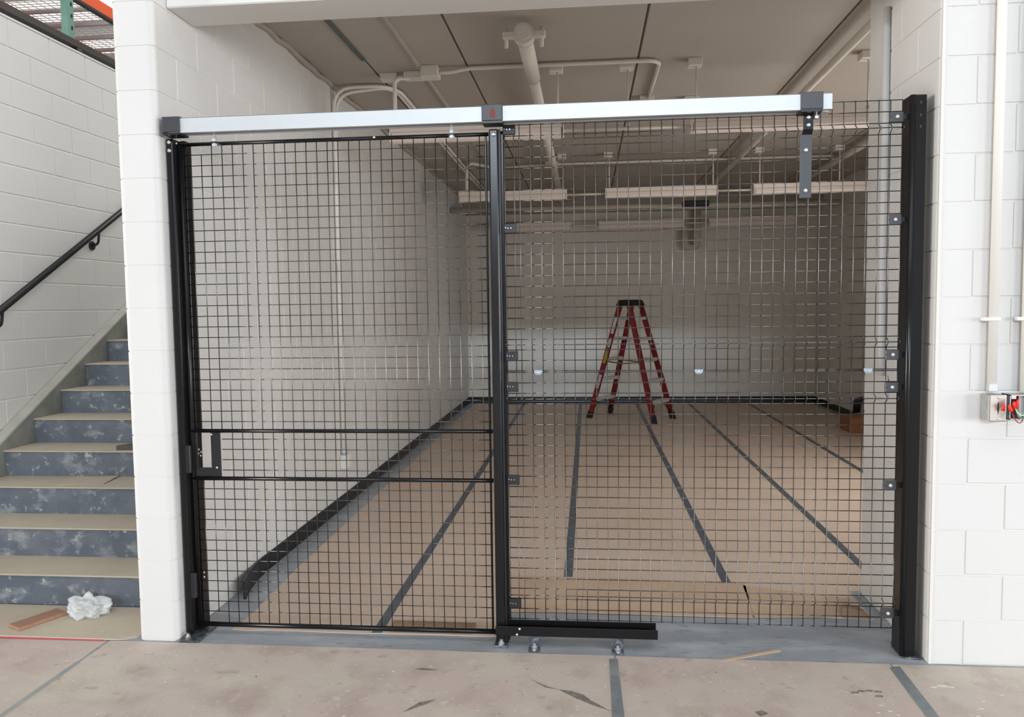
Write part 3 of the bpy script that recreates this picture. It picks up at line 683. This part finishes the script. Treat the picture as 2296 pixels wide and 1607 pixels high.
ob('junction_box', boxm(-2.62, -2.48, 6.18, 6.32, -.07, 0, .004), PIPEC, C2)
ob('junction_box', boxm(-1.93, -1.76, 6.19, 6.31, -.05, 0, .004), PIPEC, C2)
# sprinkler main with grooved end cap
SP = thing('sprinkler_pipe', 'painted sprinkler pipe with bolted end cap hanging under the ceiling', 'pipe', (-1.80, 0, 3.358))
ob('pipe', tubem([(0, 1.36, 0), (-.005, 2.25, 0)], .052, 16), PIPEC, SP)
ob('thin_pipe', tubem([(-.005, 2.24, 0), (-.02, 9.18, 0)], .043, 14), PIPEC, SP)
ob('coupling', tubem([(0, 1.27, 0), (0, 1.36, 0)], .066, 16), PIPEC, SP)
ob('end_cap', tubem([(0, 1.25, 0), (0, 1.275, 0)], .048, 16), PIPEC, SP)
for s in (-1, 1):
    e = ob('coupling_ear', boxm(s*.095-.04, s*.095+.04, 1.29, 1.335, -.022, .022, .006), PIPEC, SP)
    ob('ear_bolt', tubem([(s*.112, 1.312, .045), (s*.112, 1.312, -.075)], .012, 8), PIPEC, e)
tag(ob('sprinkler_branch', tubem([(.36, .5, 3.382), (.39, 4.8, 3.382), (.42, 9.18, 3.382)], .030, 12), PIPEC), 'long straight sprinkler branch pipe along the ceiling near the pier', 'pipe')
tag(ob('sprinkler_branch', tubem([(1.62, 3.0, 3.38), (1.66, 9.18, 3.38)], .035, 12), PIPEC), 'thick straight ceiling pipe close to the right wall', 'pipe')
tag(ob('cross_pipe', tubem([(XL1+.01, 8.0, 3.10), (XR-.12, 8.0, 3.075)], .048, 14), PIPEB), 'brownish horizontal pipe crossing the bay behind the middle lights', 'pipe')
tag(ob('back_beam', boxm(XL1, XR, 9.2, YB, 3.20, ZC, .01), CEILM), 'shallow painted beam across the top of the back wall', 'beam')
UD = thing('u_bend_pipe', 'thick pale u bend pipe on the back wall', 'pipe', (.28, 9.38, 0))
pts = [(.10, 0, 3.195), (.10, 0, 2.70)]+[(.10*math.cos(a), 0, 2.67-.10*math.sin(a)) for a in (math.pi*k/12 for k in range(1, 12))]+[(-.10, 0, 2.70), (-.10, 0, 2.86)]
ob('pipe', tubem(pts, .062, 14), PIPEB, UD)
ob('elbow', tubem(bend([(-.10, 0, 2.80), (-.10, 0, 2.94), (-.45, 0, 2.94)], .08, 6), .060, 14), PIPEB, UD)
DU = thing('dark_unit', 'small black box hung from the ceiling behind the middle lights', 'box', (.075, 7.3, 3.02))
ob('case', boxm(-.175, .175, -.1, .1, -.04, .04, .01), PLASTB, DU); ob('hanger', tubem([(0, 0, .04), (0, 0, ZC-3.02)], .01, 6), PIPEB, DU)

# ------------------------------------------------------------------ services on the pier
JC = thing('jamb_conduit', 'painted vertical conduit on the inner face of the right pier', 'conduit', (XP-.018, .485, 0))
ob('conduit', tubem([(0, .005, 3.13), (0, 0, 1.40), (.004, -.004, 1.27)], .018, 12), BLOCK, JC)
ob('patch_plate', boxm(.004, .017, -.06, .10, 1.15, 1.27, .004), BLOCK, JC)
PC = thing('pier_conduit', 'white vertical conduit on the pier front above the steel box', 'conduit', (.352, YF-.022, 0))
ob('conduit', tubem([(0, 0, 1.285), (0, 0, 4.3)], .0195, 14), PIPEW, PC)
ob('strap', boxm(-.048, .022, -.021, .020, 1.560, 1.576, .003), PIPEW, PC)
ob('connector', boxm(-.018, .018, -.020, .012, 1.250, 1.287, .003), GALV, PC)
PC2 = thing('pier_conduit', 'white vertical conduit on the pier front above the open box', 'conduit', (.488, YF-.022, 0))
ob('conduit', tubem([(0, 0, 1.25), (0, 0, 4.3)], .0195, 14), PIPEW, PC2); ob('strap', boxm(-.045, .022, -.021, .020, 1.560, 1.576, .003), PIPEW, PC2)
EB = thing('electrical_box', 'steel electrical box with stainless cover and wire slot on the pier', 'electrical box', (.352, YF, 0))
ob('box_body', boxm(-.036, .034, -.076, 0, 1.127, 1.240, .003), GALVBOX, EB)
cp = ob('cover_plate', boxm(-.036, .034, -.081, -.076, 1.125, 1.243, .004, 2), STAIN, EB)
ob('slot', prism([(.0, 1.155), (.003, 1.180), (.002, 1.210), (-.001, 1.210), (-.004, 1.18)], -.0822, -.0808, axis='y'), PLASTB, cp)
for z in (1.139, 1.229): ob('screw', BOLTS, ZINC, cp, (.003, -.081, z))
OB_ = thing('electrical_box', 'open steel electrical box beside the covered one on the pier', 'electrical box', (.445, YF, 0))
bm = bmesh.new()
for a in ((-.040, -.036, -.07, 0, 1.132, 1.240), (.086, .09, -.07, 0, 1.132, 1.240), (-.040, .09, -.07, 0, 1.236, 1.240), (-.040, .09, -.07, 0, 1.132, 1.136), (-.040, .09, -.006, 0, 1.132, 1.240)): box(bm, *a)
ob('box_body', bm, GALVBOX, OB_); ob('mounting_ear', boxm(-.036, -.015, -.072, -.068, 1.222, 1.238, .001), GALVBOX, OB_); ob('divider', boxm(-.004, .0, -.066, -.006, 1.136, 1.236), WRED, OB_)
WN = thing('wire_bundle', 'loose coloured wires with red wire nuts hanging from the open box', 'wires', (.40, YF-.10, 1.16))
for (a, b, c, d), m in ((((-.02, -.02, .02), (.0, -.03, -.01), (.03, -.02, -.03), (.06, .03, -.01)), WBLACK), (((-.015, -.02, .02), (.0, -.03, -.04), (.03, -.02, -.05), (.06, .03, -.02)), WRED),
                        (((.0, -.02, .03), (.01, -.03, .0), (.035, -.02, -.012), (.07, .03, .0)), WWHITE), (((.002, -.02, .028), (.006, -.03, -.005), (.028, -.02, -.032), (.065, .03, -.01)), WGREEN), (((.004, -.02, .03), (.02, -.03, .004), (.05, -.02, -.004), (.075, .03, .01)), WGREEN)):
    pts = []
    for k in range(13):
        t = k/12; A, B, C, D = map(Vector, (a, b, c, d)); pts.append(A*(1-t)**3+B*3*t*(1-t)**2+C*3*t*t*(1-t)+D*t**3)
    ob('wire', tubem(pts, .0023, 6), m, WN)
for (a, b) in (((-.015, -.022, .018), (-.030, -.030, .042)), ((-.004, -.020, .030), (-.008, -.030, .058)), ((.004, -.018, .030), (.008, -.030, .066)), ((-.038, -.0, .015), (-.034, -.004, .045))):
    ob('wire_nut', tubem([a, Vector(a).lerp(Vector(b), .6), b], [.0085, .0070, .0035], 8), NUT, WN)

# ------------------------------------------------------------------ small things at the right wall
tag(ob('cardboard_box', boxm(0, .42, 0, .45, .0035, .19, .004), CARD, loc=(1.87, 6.35, 0)), 'low brown cardboard box on the floor against the right wall', 'box')
tag(ob('hose_stub', tubem(bend([(XR, 7.30, .30), (XR-.07, 7.30, .30), (XR-.08, 7.30, .14)], .05), .05, 12), PLASTB), 'black pipe stub low on the right wall', 'pipe')
